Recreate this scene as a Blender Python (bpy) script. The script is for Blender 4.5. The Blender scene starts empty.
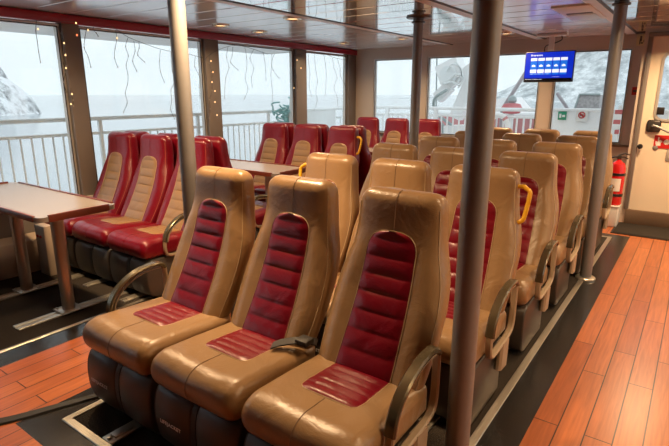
import bpy, bmesh, math, random
from mathutils import Vector, Matrix
random.seed(7)
PI = math.pi
S = bpy.context.scene
C = S.collection

# ------------------------------------------------------------------ camera
H = 1.45
PITCH, YAW, F = 0.252404, 0.622630, 501.0
cam = bpy.data.cameras.new('camera'); cam.sensor_width = 36; cam.lens = F / 669 * 36
cam.clip_start = 0.03; cam.clip_end = 6000
co = bpy.data.objects.new('camera', cam); C.objects.link(co)
co.location = (0, 0, H); co.rotation_euler = (PI / 2 - PITCH, 0, YAW)
S.camera = co
S.view_settings.view_transform = 'Standard'; S.view_settings.look = 'None'
S.view_settings.exposure = 0.0; S.view_settings.gamma = 1.0
S.view_settings.use_curve_mapping = False

# ------------------------------------------------------------------ materials
def mat(name, col, rough=0.5, metal=0.0, bump=0.0, scale=40.0, var=0.0, spec=0.5, coat=0.0, vscale=None, stretch=None, detail=3.0):
    m = bpy.data.materials.new(name); m.use_nodes = True
    nt = m.node_tree; b = nt.nodes['Principled BSDF']
    b.inputs['Base Color'].default_value = (*col, 1); b.inputs['Roughness'].default_value = rough
    b.inputs['Metallic'].default_value = metal
    b.inputs['Specular IOR Level'].default_value = spec
    b.inputs['Coat Weight'].default_value = coat
    tc = nt.nodes.new('ShaderNodeTexCoord')
    src = tc.outputs['Object']
    if stretch:
        mp = nt.nodes.new('ShaderNodeMapping'); mp.inputs['Scale'].default_value = stretch
        nt.links.new(src, mp.inputs['Vector']); src = mp.outputs['Vector']
    n = nt.nodes.new('ShaderNodeTexNoise'); n.inputs['Scale'].default_value = vscale or scale
    n.inputs['Detail'].default_value = detail
    nt.links.new(src, n.inputs['Vector'])
    mx = nt.nodes.new('ShaderNodeMix'); mx.data_type = 'RGBA'
    v = max(var, 0.03)
    mx.inputs[6].default_value = (*[c * (1 - v) for c in col], 1)
    mx.inputs[7].default_value = (*[min(1, c * (1 + v)) for c in col], 1)
    nt.links.new(n.outputs['Fac'], mx.inputs[0]); nt.links.new(mx.outputs[2], b.inputs['Base Color'])
    if bump:
        n2 = nt.nodes.new('ShaderNodeTexNoise'); n2.inputs['Scale'].default_value = scale; n2.inputs['Detail'].default_value = detail
        nt.links.new(src, n2.inputs['Vector'])
        bp = nt.nodes.new('ShaderNodeBump'); bp.inputs['Strength'].default_value = bump; bp.inputs['Distance'].default_value = 0.02
        nt.links.new(n2.outputs['Fac'], bp.inputs['Height']); nt.links.new(bp.outputs['Normal'], b.inputs['Normal'])
    return m

def emit(name, col, strength):
    m = bpy.data.materials.new(name); m.use_nodes = True
    nt = m.node_tree; b = nt.nodes['Principled BSDF']
    b.inputs['Base Color'].default_value = (*[c * .3 for c in col], 1)
    b.inputs['Emission Color'].default_value = (*col, 1); b.inputs['Emission Strength'].default_value = strength
    b.inputs['Roughness'].default_value = 0.3
    return m

def leather(name, col, rough=0.31):
    m = mat(name, col, rough, bump=0.0, scale=9, var=0.07)
    nt = m.node_tree; b = nt.nodes['Principled BSDF']; tc = [n for n in nt.nodes if n.type == 'TEX_COORD'][0]
    a = nt.nodes.new('ShaderNodeTexNoise'); a.inputs['Scale'].default_value = 7; a.inputs['Detail'].default_value = 5; a.inputs['Distortion'].default_value = 1.2
    g = nt.nodes.new('ShaderNodeTexVoronoi'); g.inputs['Scale'].default_value = 350
    nt.links.new(tc.outputs['Object'], a.inputs['Vector']); nt.links.new(tc.outputs['Object'], g.inputs['Vector'])
    b1 = nt.nodes.new('ShaderNodeBump'); b1.inputs['Strength'].default_value = 0.22; b1.inputs['Distance'].default_value = 0.03
    b2 = nt.nodes.new('ShaderNodeBump'); b2.inputs['Strength'].default_value = 0.06; b2.inputs['Distance'].default_value = 0.003
    nt.links.new(a.outputs['Fac'], b1.inputs['Height']); nt.links.new(g.outputs['Distance'], b2.inputs['Height'])
    nt.links.new(b1.outputs['Normal'], b2.inputs['Normal']); nt.links.new(b2.outputs['Normal'], b.inputs['Normal'])
    return m

def planks():
    m = bpy.data.materials.new('wood_planks'); m.use_nodes = True
    nt = m.node_tree; b = nt.nodes['Principled BSDF']; L = nt.links.new
    tc = nt.nodes.new('ShaderNodeTexCoord')
    mp = nt.nodes.new('ShaderNodeMapping'); mp.inputs['Rotation'].default_value = (0, 0, PI / 2)
    L(tc.outputs['Object'], mp.inputs['Vector'])
    br = nt.nodes.new('ShaderNodeTexBrick')
    br.inputs['Color1'].default_value = (0.39, 0.105, 0.032, 1); br.inputs['Color2'].default_value = (0.50, 0.155, 0.050, 1)
    br.inputs['Mortar'].default_value = (0.05, 0.015, 0.008, 1); br.inputs['Scale'].default_value = 1
    br.inputs['Mortar Size'].default_value = 0.003; br.inputs['Brick Width'].default_value = 0.92; br.inputs['Row Height'].default_value = 0.108
    br.offset = 0.37; br.inputs['Mortar Smooth'].default_value = 0.1
    L(mp.outputs['Vector'], br.inputs['Vector'])
    m2 = nt.nodes.new('ShaderNodeMapping'); m2.inputs['Scale'].default_value = (38, 2.2, 1)
    L(tc.outputs['Object'], m2.inputs['Vector'])
    n = nt.nodes.new('ShaderNodeTexNoise'); n.inputs['Scale'].default_value = 1.6; n.inputs['Detail'].default_value = 6; n.inputs['Distortion'].default_value = 0.6
    L(m2.outputs['Vector'], n.inputs['Vector'])
    rp = nt.nodes.new('ShaderNodeValToRGB'); rp.color_ramp.elements[0].color = (0.66, 0.60, 0.55, 1); rp.color_ramp.elements[1].color = (1.12, 1.1, 1.05, 1)
    rp.color_ramp.elements[0].position = 0.3; rp.color_ramp.elements[1].position = 0.7
    L(n.outputs['Fac'], rp.inputs['Fac'])
    mx = nt.nodes.new('ShaderNodeMix'); mx.data_type = 'RGBA'; mx.blend_type = 'MULTIPLY'; mx.inputs[0].default_value = 0.8
    L(br.outputs['Color'], mx.inputs[6]); L(rp.outputs['Color'], mx.inputs[7]); L(mx.outputs[2], b.inputs['Base Color'])
    b.inputs['Roughness'].default_value = 0.30; b.inputs['Specular IOR Level'].default_value = 0.6
    bp = nt.nodes.new('ShaderNodeBump'); bp.inputs['Strength'].default_value = 0.25; bp.inputs['Distance'].default_value = 0.004; bp.invert = True
    L(br.outputs['Fac'], bp.inputs['Height']); L(bp.outputs['Normal'], b.inputs['Normal'])
    return m

def glass_mat():
    m = bpy.data.materials.new('window_glass'); m.use_nodes = True
    nt = m.node_tree; nt.nodes.remove(nt.nodes['Principled BSDF']); out = nt.nodes['Material Output']
    t = nt.nodes.new('ShaderNodeBsdfTransparent'); t.inputs['Color'].default_value = (0.96, 0.985, 0.98, 1)
    g = nt.nodes.new('ShaderNodeBsdfGlossy'); g.inputs['Roughness'].default_value = 0.02
    n = nt.nodes.new('ShaderNodeTexNoise'); n.inputs['Scale'].default_value = 3
    mr = nt.nodes.new('ShaderNodeMapRange'); mr.inputs['To Min'].default_value = 0.025; mr.inputs['To Max'].default_value = 0.04
    nt.links.new(n.outputs['Fac'], mr.inputs['Value'])
    mx = nt.nodes.new('ShaderNodeMixShader')
    nt.links.new(mr.outputs['Result'], mx.inputs['Fac']); nt.links.new(t.outputs[0], mx.inputs[1]); nt.links.new(g.outputs[0], mx.inputs[2])
    nt.links.new(mx.outputs[0], out.inputs['Surface'])
    return m

def rock_snow(name, snow, rock, scale, thr, soft=0.12, slope=True, bumpy=0.0):
    m = bpy.data.materials.new(name); m.use_nodes = True
    nt = m.node_tree; b = nt.nodes['Principled BSDF']; L = nt.links.new
    tc = nt.nodes.new('ShaderNodeTexCoord'); n = nt.nodes.new('ShaderNodeTexNoise'); n.inputs['Scale'].default_value = scale; n.inputs['Detail'].default_value = 8; n.inputs['Roughness'].default_value = 0.7
    L(tc.outputs['Object'], n.inputs['Vector'])
    val = n.outputs['Fac']
    if slope:
        ge = nt.nodes.new('ShaderNodeNewGeometry'); sp = nt.nodes.new('ShaderNodeSeparateXYZ'); L(ge.outputs['Normal'], sp.inputs[0])
        ma = nt.nodes.new('ShaderNodeMath'); ma.operation = 'MULTIPLY_ADD'; ma.inputs[1].default_value = 0.55; L(sp.outputs['Z'], ma.inputs[0]); 
        sc = nt.nodes.new('ShaderNodeMath'); sc.operation = 'MULTIPLY'; sc.inputs[1].default_value = 0.75; L(n.outputs['Fac'], sc.inputs[0]); L(sc.outputs[0], ma.inputs[2]); val = ma.outputs[0]
    mr = nt.nodes.new('ShaderNodeMapRange'); mr.inputs['From Min'].default_value = thr - soft; mr.inputs['From Max'].default_value = thr + soft
    L(val, mr.inputs['Value'])
    mx = nt.nodes.new('ShaderNodeMix'); mx.data_type = 'RGBA'; mx.inputs[6].default_value = (*rock, 1); mx.inputs[7].default_value = (*snow, 1)
    L(mr.outputs['Result'], mx.inputs[0]); L(mx.outputs[2], b.inputs['Base Color']); b.inputs['Roughness'].default_value = 0.9
    b.inputs['Specular IOR Level'].default_value = 0.1
    return m

M = dict(
    tan=leather('tan_leather', (0.295, 0.180, 0.089)), red=leather('red_leather', (0.165, 0.002, 0.012), 0.30),
    tan_piping=mat('tan_piping', (0.46, 0.33, 0.19), 0.45), red_piping=mat('red_piping', (0.40, 0.10, 0.07), 0.45),
    seam=mat('seam_thread', (0.17, 0.10, 0.05), 0.6), red_seam=mat('red_seam_thread', (0.12, 0.005, 0.01), 0.6),
    pod=mat('brown_grey_vinyl', (0.046, 0.036, 0.029), 0.42, bump=0.08, scale=300),
    pod_grey=mat('grey_vinyl', (0.06, 0.055, 0.05), 0.4, bump=0.08, scale=300),
    black=mat('black_webbing', (0.012, 0.011, 0.011), 0.55, bump=0.1, scale=400),
    white_print=mat('white_print', (0.92, 0.90, 0.85), 0.6),
    alu=mat('brushed_aluminium', (0.62, 0.58, 0.50), 0.32, 0.85, var=0.12, vscale=25, stretch=(40, 1, 1)),
    arm_pad=mat('bronze_arm_pad', (0.13, 0.11, 0.07), 0.26, 0.6, var=0.1, coat=0.3),
    arm_frame=mat('tan_arm_frame', (0.38, 0.30, 0.21), 0.38),
    yellow=mat('yellow_handle', (0.80, 0.43, 0.02), 0.35),
    pole=mat('satin_steel_pole', (0.25, 0.245, 0.245), 0.36, 0.3, var=0.06),
    dark_metal=mat('dark_metal', (0.10, 0.09, 0.085), 0.35, 0.7),
    table=mat('table_laminate', (0.30, 0.265, 0.25), 0.26, var=0.05, vscale=80),
    rim=mat('mahogany_rim', (0.16, 0.035, 0.022), 0.3, var=0.2, vscale=12, stretch=(2, 14, 14)),
    leg=mat('table_leg_steel', (0.42, 0.37, 0.34), 0.3, 0.7, var=0.05),
    wood=planks(),
    vinyl=mat('black_vinyl', (0.017, 0.0165, 0.0165), 0.24, bump=0.05, scale=30, var=0.35, vscale=14),
    carpet=mat('dark_carpet', (0.055, 0.045, 0.037), 0.95, bump=0.8, scale=160, var=0.5, vscale=120, spec=0.1),
    mat_dark=mat('door_mat', (0.05, 0.042, 0.036), 0.95, bump=0.8, scale=200, var=0.3, spec=0.1),
    ceil=mat('glossy_ceiling', (0.95, 0.955, 0.96), 0.06, 0.9, bump=0.03, scale=6, var=0.015, spec=0.75, coat=0.3),
    ceil_satin=mat('satin_ceiling', (0.80, 0.835, 0.87), 0.2, 0.5, bump=0.01, scale=6, var=0.015, spec=0.6),
    groove=mat('ceiling_track', (0.035, 0.03, 0.028), 0.5),
    white=mat('white_paint', (0.72, 0.71, 0.69), 0.35),
    wall=mat('tan_wall', (0.62, 0.54, 0.47), 0.5, var=0.04, vscale=5),
    pillar=mat('pillar_paint', (0.19, 0.165, 0.152), 0.45, var=0.04, vscale=5),
    casing=mat('casing_paint', (0.50, 0.40, 0.31), 0.45, var=0.05, vscale=6),
    beam=mat('red_beam', (0.33, 0.008, 0.028), 0.35, var=0.12, vscale=3),
    frame=mat('window_frame_alu', (0.60, 0.58, 0.55), 0.35, 0.5),
    gasket=mat('gasket', (0.05, 0.045, 0.04), 0.6),
    glass=glass_mat(),
    door=mat('cream_door', (0.80, 0.70, 0.55), 0.4, var=0.03, vscale=4),
    brown=mat('brown_sill', (0.16, 0.105, 0.07), 0.45, var=0.08),
    red_paint=mat('extinguisher_red', (0.55, 0.012, 0.012), 0.25, coat=0.4),
    sign_red=mat('sign_red', (0.50, 0.015, 0.015), 0.45), sign_white=mat('sign_white', (0.82, 0.80, 0.76), 0.5),
    sign_green=mat('sign_green', (0.02, 0.30, 0.16), 0.5), sign_cream=mat('sign_cream', (0.72, 0.62, 0.36), 0.5),
    sign_dark=mat('sign_dark', (0.05, 0.035, 0.03), 0.5),
    blackp=mat('black_plastic', (0.015, 0.015, 0.016), 0.35),
    wire=mat('dark_green_wire', (0.05, 0.055, 0.06), 0.6), bulb_off=mat('clear_bulb', (0.35, 0.33, 0.30), 0.2),
    bulb=emit('warm_bulb', (1.0, 0.62, 0.28), 2.2), bulb_red=emit('red_bulb', (1.0, 0.22, 0.08), 1.6),
    lamp=emit('lamp_glow', (1.0, 0.66, 0.30), 2.6), brass=mat('lamp_ring', (0.62, 0.52, 0.40), 0.25, 0.8),
    screen=emit('screen_blue', (0.001, 0.022, 0.52), 1.0), scr_white=emit('screen_white', (0.85, 0.90, 1.0), 0.95),
    scr_cell=emit('screen_cell', (0.01, 0.15, 0.70), 1.0), scr_black=mat('screen_black', (0.004, 0.004, 0.006), 0.2),
    outwhite=mat('deck_white_paint', (0.96, 0.965, 0.965), 0.5, var=0.05, vscale=3),
    rail=mat('railing_paint', (0.85, 0.88, 0.88), 0.45), deck=mat('snowy_deck', (0.92, 0.93, 0.94), 0.7, var=0.12, vscale=2),
    teal=mat('teal_net', (0.30, 0.55, 0.55), 0.7, var=0.2), outred=mat('outside_red', (0.62, 0.16, 0.17), 0.5),
    outpink=mat('faded_red', (0.66, 0.30, 0.30), 0.6),
    crane_grey=mat('hose_grey', (0.36, 0.42, 0.42), 0.5), mauve=mat('mauve_pole', (0.42, 0.38, 0.40), 0.5),
    net=mat('cargo_net', (0.38, 0.36, 0.36), 0.8, var=0.6, vscale=28, detail=5),
    islet=rock_snow('snowy_rock', (0.95, 0.96, 0.98), (0.05, 0.05, 0.05), 0.35, 0.60),
    hill=rock_snow('snowy_forest', (0.92, 0.94, 0.95), (0.28, 0.31, 0.32), 0.09, 0.50, 0.12, False),
)
sea = mat('grey_sea', (0.42, 0.46, 0.49), 0.15, bump=0.35, scale=0.9, var=0.06, vscale=0.02, stretch=(1, 1, 1)); M['sea'] = sea

# ------------------------------------------------------------------ mesh helpers
def new(): return bmesh.new()
def add_box(bm, x0, y0, z0, x1, y1, z1, bev=0.0, seg=2):
    mt = Matrix.Translation(((x0 + x1) / 2, (y0 + y1) / 2, (z0 + z1) / 2)) @ Matrix.Diagonal((abs(x1 - x0), abs(y1 - y0), abs(z1 - z0), 1))
    r = bmesh.ops.create_cube(bm, size=1, matrix=mt)
    if bev:
        es = list({e for v in r['verts'] for e in v.link_edges})
        bmesh.ops.bevel(bm, geom=es, offset=bev, segments=seg, affect='EDGES', profile=0.5)
    return bm
def box(x0, y0, z0, x1, y1, z1, bev=0.0, seg=2): return add_box(new(), x0, y0, z0, x1, y1, z1, bev, seg)
def add_rings(bm, rings, cap=True, closed=False):
    R = [[bm.verts.new(p) for p in r] for r in rings]; n = len(R[0])
    rng = range(len(R)) if closed else range(len(R) - 1)
    for i in rng:
        a, b = R[i], R[(i + 1) % len(R)]
        for j in range(n): bm.faces.new((a[j], a[(j + 1) % n], b[(j + 1) % n], b[j]))
    if cap and not closed: bm.faces.new(R[0][::-1]); bm.faces.new(R[-1])
    return bm
def add_tube(bm, pts, r, n=10, closed=False, cap=True):
    pts = [Vector(p) for p in pts]; N = len(pts); rs = r if isinstance(r, (list, tuple)) else [r] * N
    rings = []; up = None
    for i, p in enumerate(pts):
        if closed: t = pts[(i + 1) % N] - pts[i - 1]
        else: t = pts[min(i + 1, N - 1)] - pts[max(i - 1, 0)]
        t.normalize()
        if up is None:
            up = Vector((0, 0, 1)) if abs(t.z) < 0.9 else Vector((1, 0, 0))
        u = (up - t * up.dot(t)).normalized(); v = t.cross(u); up = u
        rings.append([p + (u * math.cos(a) + v * math.sin(a)) * rs[i] for a in [2 * PI * k / n for k in range(n)]])
    return add_rings(bm, rings, cap, closed)
def add_lathe(bm, prof, c=(0, 0, 0), n=24):
    return add_rings(bm, [[(c[0] + r * math.cos(2 * PI * k / n), c[1] + r * math.sin(2 * PI * k / n), c[2] + z) for k in range(n)] for r, z in prof])
def add_grid(bm, rows):
    R = [[bm.verts.new(p) for p in r] for r in rows]
    for a, b in zip(R, R[1:]):
        for j in range(len(a) - 1): bm.faces.new((a[j], a[j + 1], b[j + 1], b[j]))
    return bm
def add_sweep_x(bm, path, w, t, xc, closed=False):     # rectangular strip swept along a path in the YZ plane
    N = len(path); rings = []
    for i, (y, z) in enumerate(path):
        a = path[i - 1] if (closed or i > 0) else path[i]; b = path[(i + 1) % N] if (closed or i < N - 1) else path[i]
        d = Vector((b[0] - a[0], b[1] - a[1])).normalized(); nx, nz = -d.y, d.x
        q = min(t, w) * 0.3
        sec = [(-w / 2 + q, -t / 2), (w / 2 - q, -t / 2), (w / 2, -t / 2 + q), (w / 2, t / 2 - q), (w / 2 - q, t / 2), (-w / 2 + q, t / 2), (-w / 2, t / 2 - q), (-w / 2, -t / 2 + q)]
        rings.append([(xc + a_, y + nx * b_, z + nz * b_) for a_, b_ in sec])
    return add_rings(bm, rings, True, closed)
def smooth_path(pts, k=6, closed=False):               # Catmull-Rom
    P = [Vector(p) for p in pts]; N = len(P); out = []
    for i in range(N if closed else N - 1):
        p0 = P[i - 1] if (closed or i > 0) else P[i]; p1 = P[i]; p2 = P[(i + 1) % N]; p3 = P[(i + 2) % N] if (closed or i + 2 < N) else p2
        for s in range(k):
            t = s / k
            out.append(0.5 * ((2 * p1) + (p2 - p0) * t + (2 * p0 - 5 * p1 + 4 * p2 - p3) * t * t + (3 * p1 - p0 - 3 * p2 + p3) * t ** 3))
    if not closed: out.append(P[-1])
    return out
def mesh(name, bm, m, sharp=35):
    bmesh.ops.recalc_face_normals(bm, faces=bm.faces)
    me = bpy.data.meshes.new(name); bm.to_mesh(me); bm.free()
    for x in (m if isinstance(m, (list, tuple)) else [m]): me.materials.append(x)
    me.polygons.foreach_set('use_smooth', [True] * len(me.polygons))
    me.set_sharp_from_angle(angle=math.radians(sharp)); me.update()
    return me
def place(name, me, parent=None, loc=(0, 0, 0), rz=0.0, label=None):
    o = bpy.data.objects.new(name, me); C.objects.link(o); o.location = loc; o.rotation_euler = (0, 0, rz)
    if parent: o.parent = parent
    if label: o['label'] = label
    return o
def obj(name, bm, m, parent=None, loc=(0, 0, 0), rz=0.0, sharp=35, label=None):
    return place(name, mesh(name, bm, m, sharp), parent, loc, rz, label)
def struct(name, bm, m, parent=None):
    o = obj(name, bm, m, parent)
    if not parent: o['kind'] = 'structure'
    return o
def tag(o, label, cat, group=None):
    o['label'] = label; o['category'] = cat
    if group: o['group'] = group
    return o
def thing(name, label, cat, loc=(0, 0, 0), rz=0.0, group=None):
    return tag(place(name, None, None, loc, rz), label, cat, group)
def text_mesh(body, size, m, extrude=0.0006, align='CENTER', bold=0.0, spacing=1.0):
    cu = bpy.data.curves.new('lettering', 'FONT'); cu.body = body; cu.size = size; cu.extrude = extrude; cu.align_x = align; cu.align_y = 'CENTER'; cu.offset = bold; cu.space_character = spacing
    o = bpy.data.objects.new('lettering', cu); C.objects.link(o)
    bpy.context.view_layer.update()
    me = bpy.data.meshes.new_from_object(o.evaluated_get(bpy.context.evaluated_depsgraph_get()))
    bpy.data.objects.remove(o); bpy.data.curves.remove(cu)
    me.materials.clear(); me.materials.append(m)
    return me
# a pixel of the photograph met with a plane of the place
cp, sp_, cy, sy = math.cos(PITCH), math.sin(PITCH), math.cos(YAW), math.sin(YAW)
FW = Vector((-sy * cp, cy * cp, -sp_)); RT = Vector((cy, sy, 0)); UP = RT.cross(FW)
def ray(x, y): return FW + RT * ((x - 334.5) / F) + UP * ((223 - y) / F)
def at(x, y, Y): d = ray(x, y); return Vector((0, 0, H)) + d * (Y / d.y)
def atx(x, y, X): d = ray(x, y); return Vector((0, 0, H)) + d * (X / d.x)
def atz(x, y, z): d = ray(x, y); return Vector((0, 0, H)) + d * ((z - H) / d.z)

# ------------------------------------------------------------------ the room
XL, XR, YB, YF, ZC = -4.56, 2.6, -3.0, 6.9, 2.11
# floor: one slab with wood, vinyl and carpet fields
def floor():
    bm = new()
    xs = [XL - .1, -3.10, -2.92, -2.33, -2.17, -0.594, -0.428, XR + .1]; ys = [YB - .1, -0.6, 0.76, 0.91, 5.75, 5.90, YF + .1]
    V = [[bm.verts.new((x, y, 0)) for x in xs] for y in ys]
    for j in range(len(ys) - 1):
        for i in range(len(xs) - 1):
            f = bm.faces.new((V[j][i], V[j][i + 1], V[j + 1][i + 1], V[j + 1][i]))
            xm, ym = (xs[i] + xs[i + 1]) / 2, (ys[j] + ys[j + 1]) / 2
            k = 0
            if xm < -2.92 and ym > -0.6: k = 2 if xm < -3.10 else 1
            if -2.33 < xm < -0.428 and 0.76 < ym < 5.90: k = 1
            if -2.17 < xm < -0.594 and 0.91 < ym < 5.75: k = 2
            f.material_index = k
    ret = bmesh.ops.extrude_face_region(bm, geom=list(bm.faces))
    for v in [g for g in ret['geom'] if isinstance(g, bmesh.types.BMVert)]: v.co.z -= 0.12
    return bm
struct('floor', floor(), [M['wood'], M['vinyl'], M['carpet']])
# aluminium edging of the carpets
def strip(x0, y0, x1, y1, z=0.006):
    bm = new(); add_box(bm, x0, y0, -0.002, x1, y1, z, 0.002, 1)
    if x1 - x0 > y1 - y0:
        for k in (0.35, 0.65): add_box(bm, x0, y0 + (y1 - y0) * k - .002, z - .001, x1, y0 + (y1 - y0) * k + .002, z + .0012)
    else:
        for k in (0.35, 0.65): add_box(bm, x0 + (x1 - x0) * k - .002, y0, z - .001, x0 + (x1 - x0) * k + .002, y1, z + .0012)
    return bm
for n, a in enumerate([(-0.615, 0.895, -0.578, 5.765), (-2.185, 0.895, -2.150, 5.765), (-2.150, 0.895, -0.615, 0.930), (-2.150, 5.735, -0.615, 5.765), (-3.115, -0.6, -3.090, 6.88)]):
    struct('trim_%d' % (n + 1), strip(*a), M['alu'])
# ceiling: glossy strips running across, dark tracks running fore and aft
bm = new(); y = YB - .1
while y < YF:
    y1 = min(y + 0.305, YF + .02)
    for x0, x1, k in ((XL - .1, -2.95, 1), (-2.95, -1.72, 0), (-1.72, -.73, 1), (-.73, XR + .1, 0)):
        n0 = len(bm.faces); add_box(bm, x0, y + .006, ZC, x1, y1 - .006, ZC + .05, 0.004, 1)
        bm.faces.ensure_lookup_table()
        for f in list(bm.faces)[n0:]: f.material_index = k
    y = y1
n0 = len(bm.faces); add_box(bm, XL - .1, YB - .1, ZC + .012, XR + .1, YF + .1, ZC + .1)
for f in list(bm.faces)[n0:]: f.material_index = 2
struct('ceiling', bm, [M['ceil'], M['ceil_satin'], M['groove']])
for n, x in enumerate((-2.95, -1.72, -0.73, 0.55)):
    struct('trim_%d' % (n + 6), box(x - .013, YB, ZC - .004, x + .013, YF, ZC + .004), M['groove'])
    struct('trim_%d' % (n + 10), box(x - .105, YB, ZC - .003, x - .016, YF, ZC + .004, .002, 1), M['white'])

# left side: lower wall, pillars, window frames and panes
ZS, ZT = 0.52, 2.045
PIL = [(-3.0, -2.5), (-0.95, -0.75), (0.74, 0.93), (2.34, 2.49), (3.88, 4.08), (5.43, 5.66), (6.70, 6.92)]
bm = new(); add_box(bm, XL - .09, YB - .1, 0, XL + .02, YF + .1, ZS); add_box(bm, XL - .09, YB - .1, ZT, XL, YF + .1, ZC + .02)
for a, b in PIL: add_box(bm, XL - .09, a, ZS, XL + .025, b, ZT, .008, 2)
struct('wall_left', bm, M['pillar'])
struct('trim_14', box(XL + .001, YB, 2.032, XL + .045, YF, 2.104, .006, 2), M['beam'])
def window(n, axis, a, b, z0, z1, plane, depth=.05, fr=.028):
    bm = new(); lo, hi = plane - depth / 2, plane + depth / 2
    def bx(u0, u1, v0, v1):
        if axis == 'y': add_box(bm, lo, u0, v0, hi, u1, v1, .004, 1)
        else: add_box(bm, u0, lo, v0, u1, hi, v1, .004, 1)
    bx(a, b, z0, z0 + fr); bx(a, b, z1 - fr, z1); bx(a, a + fr, z0 + fr, z1 - fr); bx(b - fr, b, z0 + fr, z1 - fr)
    w = struct('window_%d' % n, bm, M['frame'])
    g = .004
    if axis == 'y': p = box(plane - g, a + .01, z0 + .01, plane + g, b - .01, z1 - .01)
    else: p = box(a + .01, plane - g, z0 + .01, b - .01, plane + g, z1 - .01)
    obj('pane', p, M['glass'], w)
    bm = new(); q = .008; i = fr
    def gk(u0, u1, v0, v1):
        if axis == 'y': add_box(bm, hi - .002, u0, v0, hi + .003, u1, v1)
        else: add_box(bm, u0, lo - .003, v0, u1, lo + .002, v1)
    gk(a + i - q, b - i + q, z1 - i, z1 - i + q); gk(a + i - q, b - i + q, z0 + i - q, z0 + i); gk(a + i - q, a + i, z0 + i, z1 - i); gk(b - i, b - i + q, z0 + i, z1 - i)
    obj('gasket', bm, M['gasket'], w)
    return w
wn = 1
for (a, b), (c, d) in zip(PIL, PIL[1:]):
    window(wn, 'y', b, c, ZS, ZT - .015, XL - .045); wn += 1
# boxed duct along the foot of the left wall
bm = new(); prof = [(XL, 0), (-4.375, 0), (-4.375, .06), (-4.36, .10), (-4.365, .20), (-4.40, .265), (-4.46, .29), (XL, .295)]
add_rings(bm, [[(x, y_, z) for x, z in prof] for y_ in (YB, 1.93, 1.955)])
struct('baseboard_left', bm, M['casing'])
struct('trim_15', box(XL, YB, ZS - .01, XL + .05, YF, ZS + .012, .004), M['wall'])

# rear wall with its windows
WR = [(-4.21, -3.53), (-3.31, -1.735), (-1.58, -0.742)]; ZS2, ZT2 = 0.86, 1.965
bm = new(); add_box(bm, XL - .09, YF, 0, -0.56, YF + .1, ZS2); add_box(bm, XL - .09, YF, ZT2, -0.56, YF + .1, ZC + .02)
e = [XL - .09] + [v for w in WR for v in w] + [-0.56]
for k in range(0, len(e), 2): add_box(bm, e[k], YF, ZS2, e[k + 1], YF + .1, ZT2)
struct('wall_rear', bm, M['wall'])
for a, b in WR:
    window(wn, 'x', a, b, ZS2, ZT2, YF + .035); wn += 1
struct('trim_16', box(-4.3, YF - .03, ZS2 - .025, -0.57, YF + .01, ZS2, .004), M['brown'])
# wall with the door, one step nearer than the windows
YD = 6.55
bm = new(); D0, D1, DZ0, DZ1 = -0.53, 0.42, 0.165, 2.03
add_box(bm, -0.62, YD, 0, D0, YF + .1, ZC + .02); add_box(bm, D1, YD, 0, XR + .1, YF + .1, ZC + .02)
add_box(bm, D0, YD, DZ1, D1, YF + .1, ZC + .02); add_box(bm, D0, YD, 0, D1, YF + .1, .05)
struct('wall_door', bm, M['wall'])
struct('trim_17', box(D0 - .03, YD - .035, 0, D1 + .06, YD + .06, DZ0, .006), M['brown'])
bm = new(); add_box(bm, D0 - .05, YD - .03, DZ0, D0 - .006, YD + .03, DZ1 + .05, .008); add_box(bm, D1 + .006, YD - .03, DZ0, D1 + .05, YD + .03, DZ1 + .05, .008); add_box(bm, D0 - .05, YD - .04, DZ1 + .008, D1 + .05, YD + .03, DZ1 + .05, .008)
struct('trim_18', bm, M['pillar'])
# door leaf with a rounded window hole
def rrect(x0, z0, x1, z1, r, n=5):
    out = []
    for cx, cz, a0 in ((x1 - r, z1 - r, 0), (x0 + r, z1 - r, PI / 2), (x0 + r, z0 + r, PI), (x1 - r, z0 + r, 1.5 * PI)):
        for k in range(n + 1): a = a0 + PI / 2 * k / n; out.append((cx + r * math.cos(a), cz + r * math.sin(a)))
    return out
def ring_plate(bm, outer, inner, y0, y1):
    add_rings(bm, [[(x, y0, z) for x, z in outer], [(x, y0, z) for x, z in inner], [(x, y1, z) for x, z in inner], [(x, y1, z) for x, z in outer]], closed=True)
hole = rrect(-0.405, 1.185, 0.295, 1.86, .07)
def outer_of(h, x0, z0, x1, z1):
    cx, cz = (x0 + x1) / 2, (z0 + z1) / 2; out = []
    n = len(h) // 4
    cs = [(x1, z1), (x0, z1), (x0, z0), (x1, z0)]
    for k in range(4):
        for j in range(n): out.append(cs[k])
    return out
bm = new(); ring_plate(bm, rrect(D0, DZ0, D1, DZ1, .02), hole, YD + .005, YD + .05)
dr = struct('door_1', bm, M['door'])
bm = new(); ring_plate(bm, rrect(-0.43, 1.16, 0.32, 1.885, .085), hole, YD - .008, YD + .01); obj('window_frame', bm, M['frame'], dr)
bm = new(); add_rings(bm, [[(x, y_, z) for x, z in hole] for y_ in (YD + .022, YD + .03)]); obj('pane', bm, M['glass'], dr)
obj('latch', box(-0.405, YD - .02, 1.23, -0.335, YD, 1.31, .006), M['blackp'], dr)
hp = obj('handle_plate', box(-0.475, YD - .012, 1.045, -0.345, YD + .006, 1.175, .02, 3), M['dark_metal'], dr)
bm = new(); add_tube(bm, [(-0.415, YD, 1.115), (-0.415, YD - .06, 1.115)], .014, 12); add_tube(bm, smooth_path([(-0.415, YD - .06, 1.118), (-0.36, YD - .066, 1.10), (-0.27, YD - .066, 1.055), (-0.20, YD - .06, 1.035)]), .012, 10)
obj('lever_handle', bm, M['pole'], hp)
bm = new(); add_lathe(bm, [(.001, 0), (.026, 0), (.028, .006), (.018, .012), (.001, .014)]); k = obj('keyhole', bm, M['pole'], dr, (-0.365, YD + .006, 0.875)); k.rotation_euler = (PI / 2, 0, 0)
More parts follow.
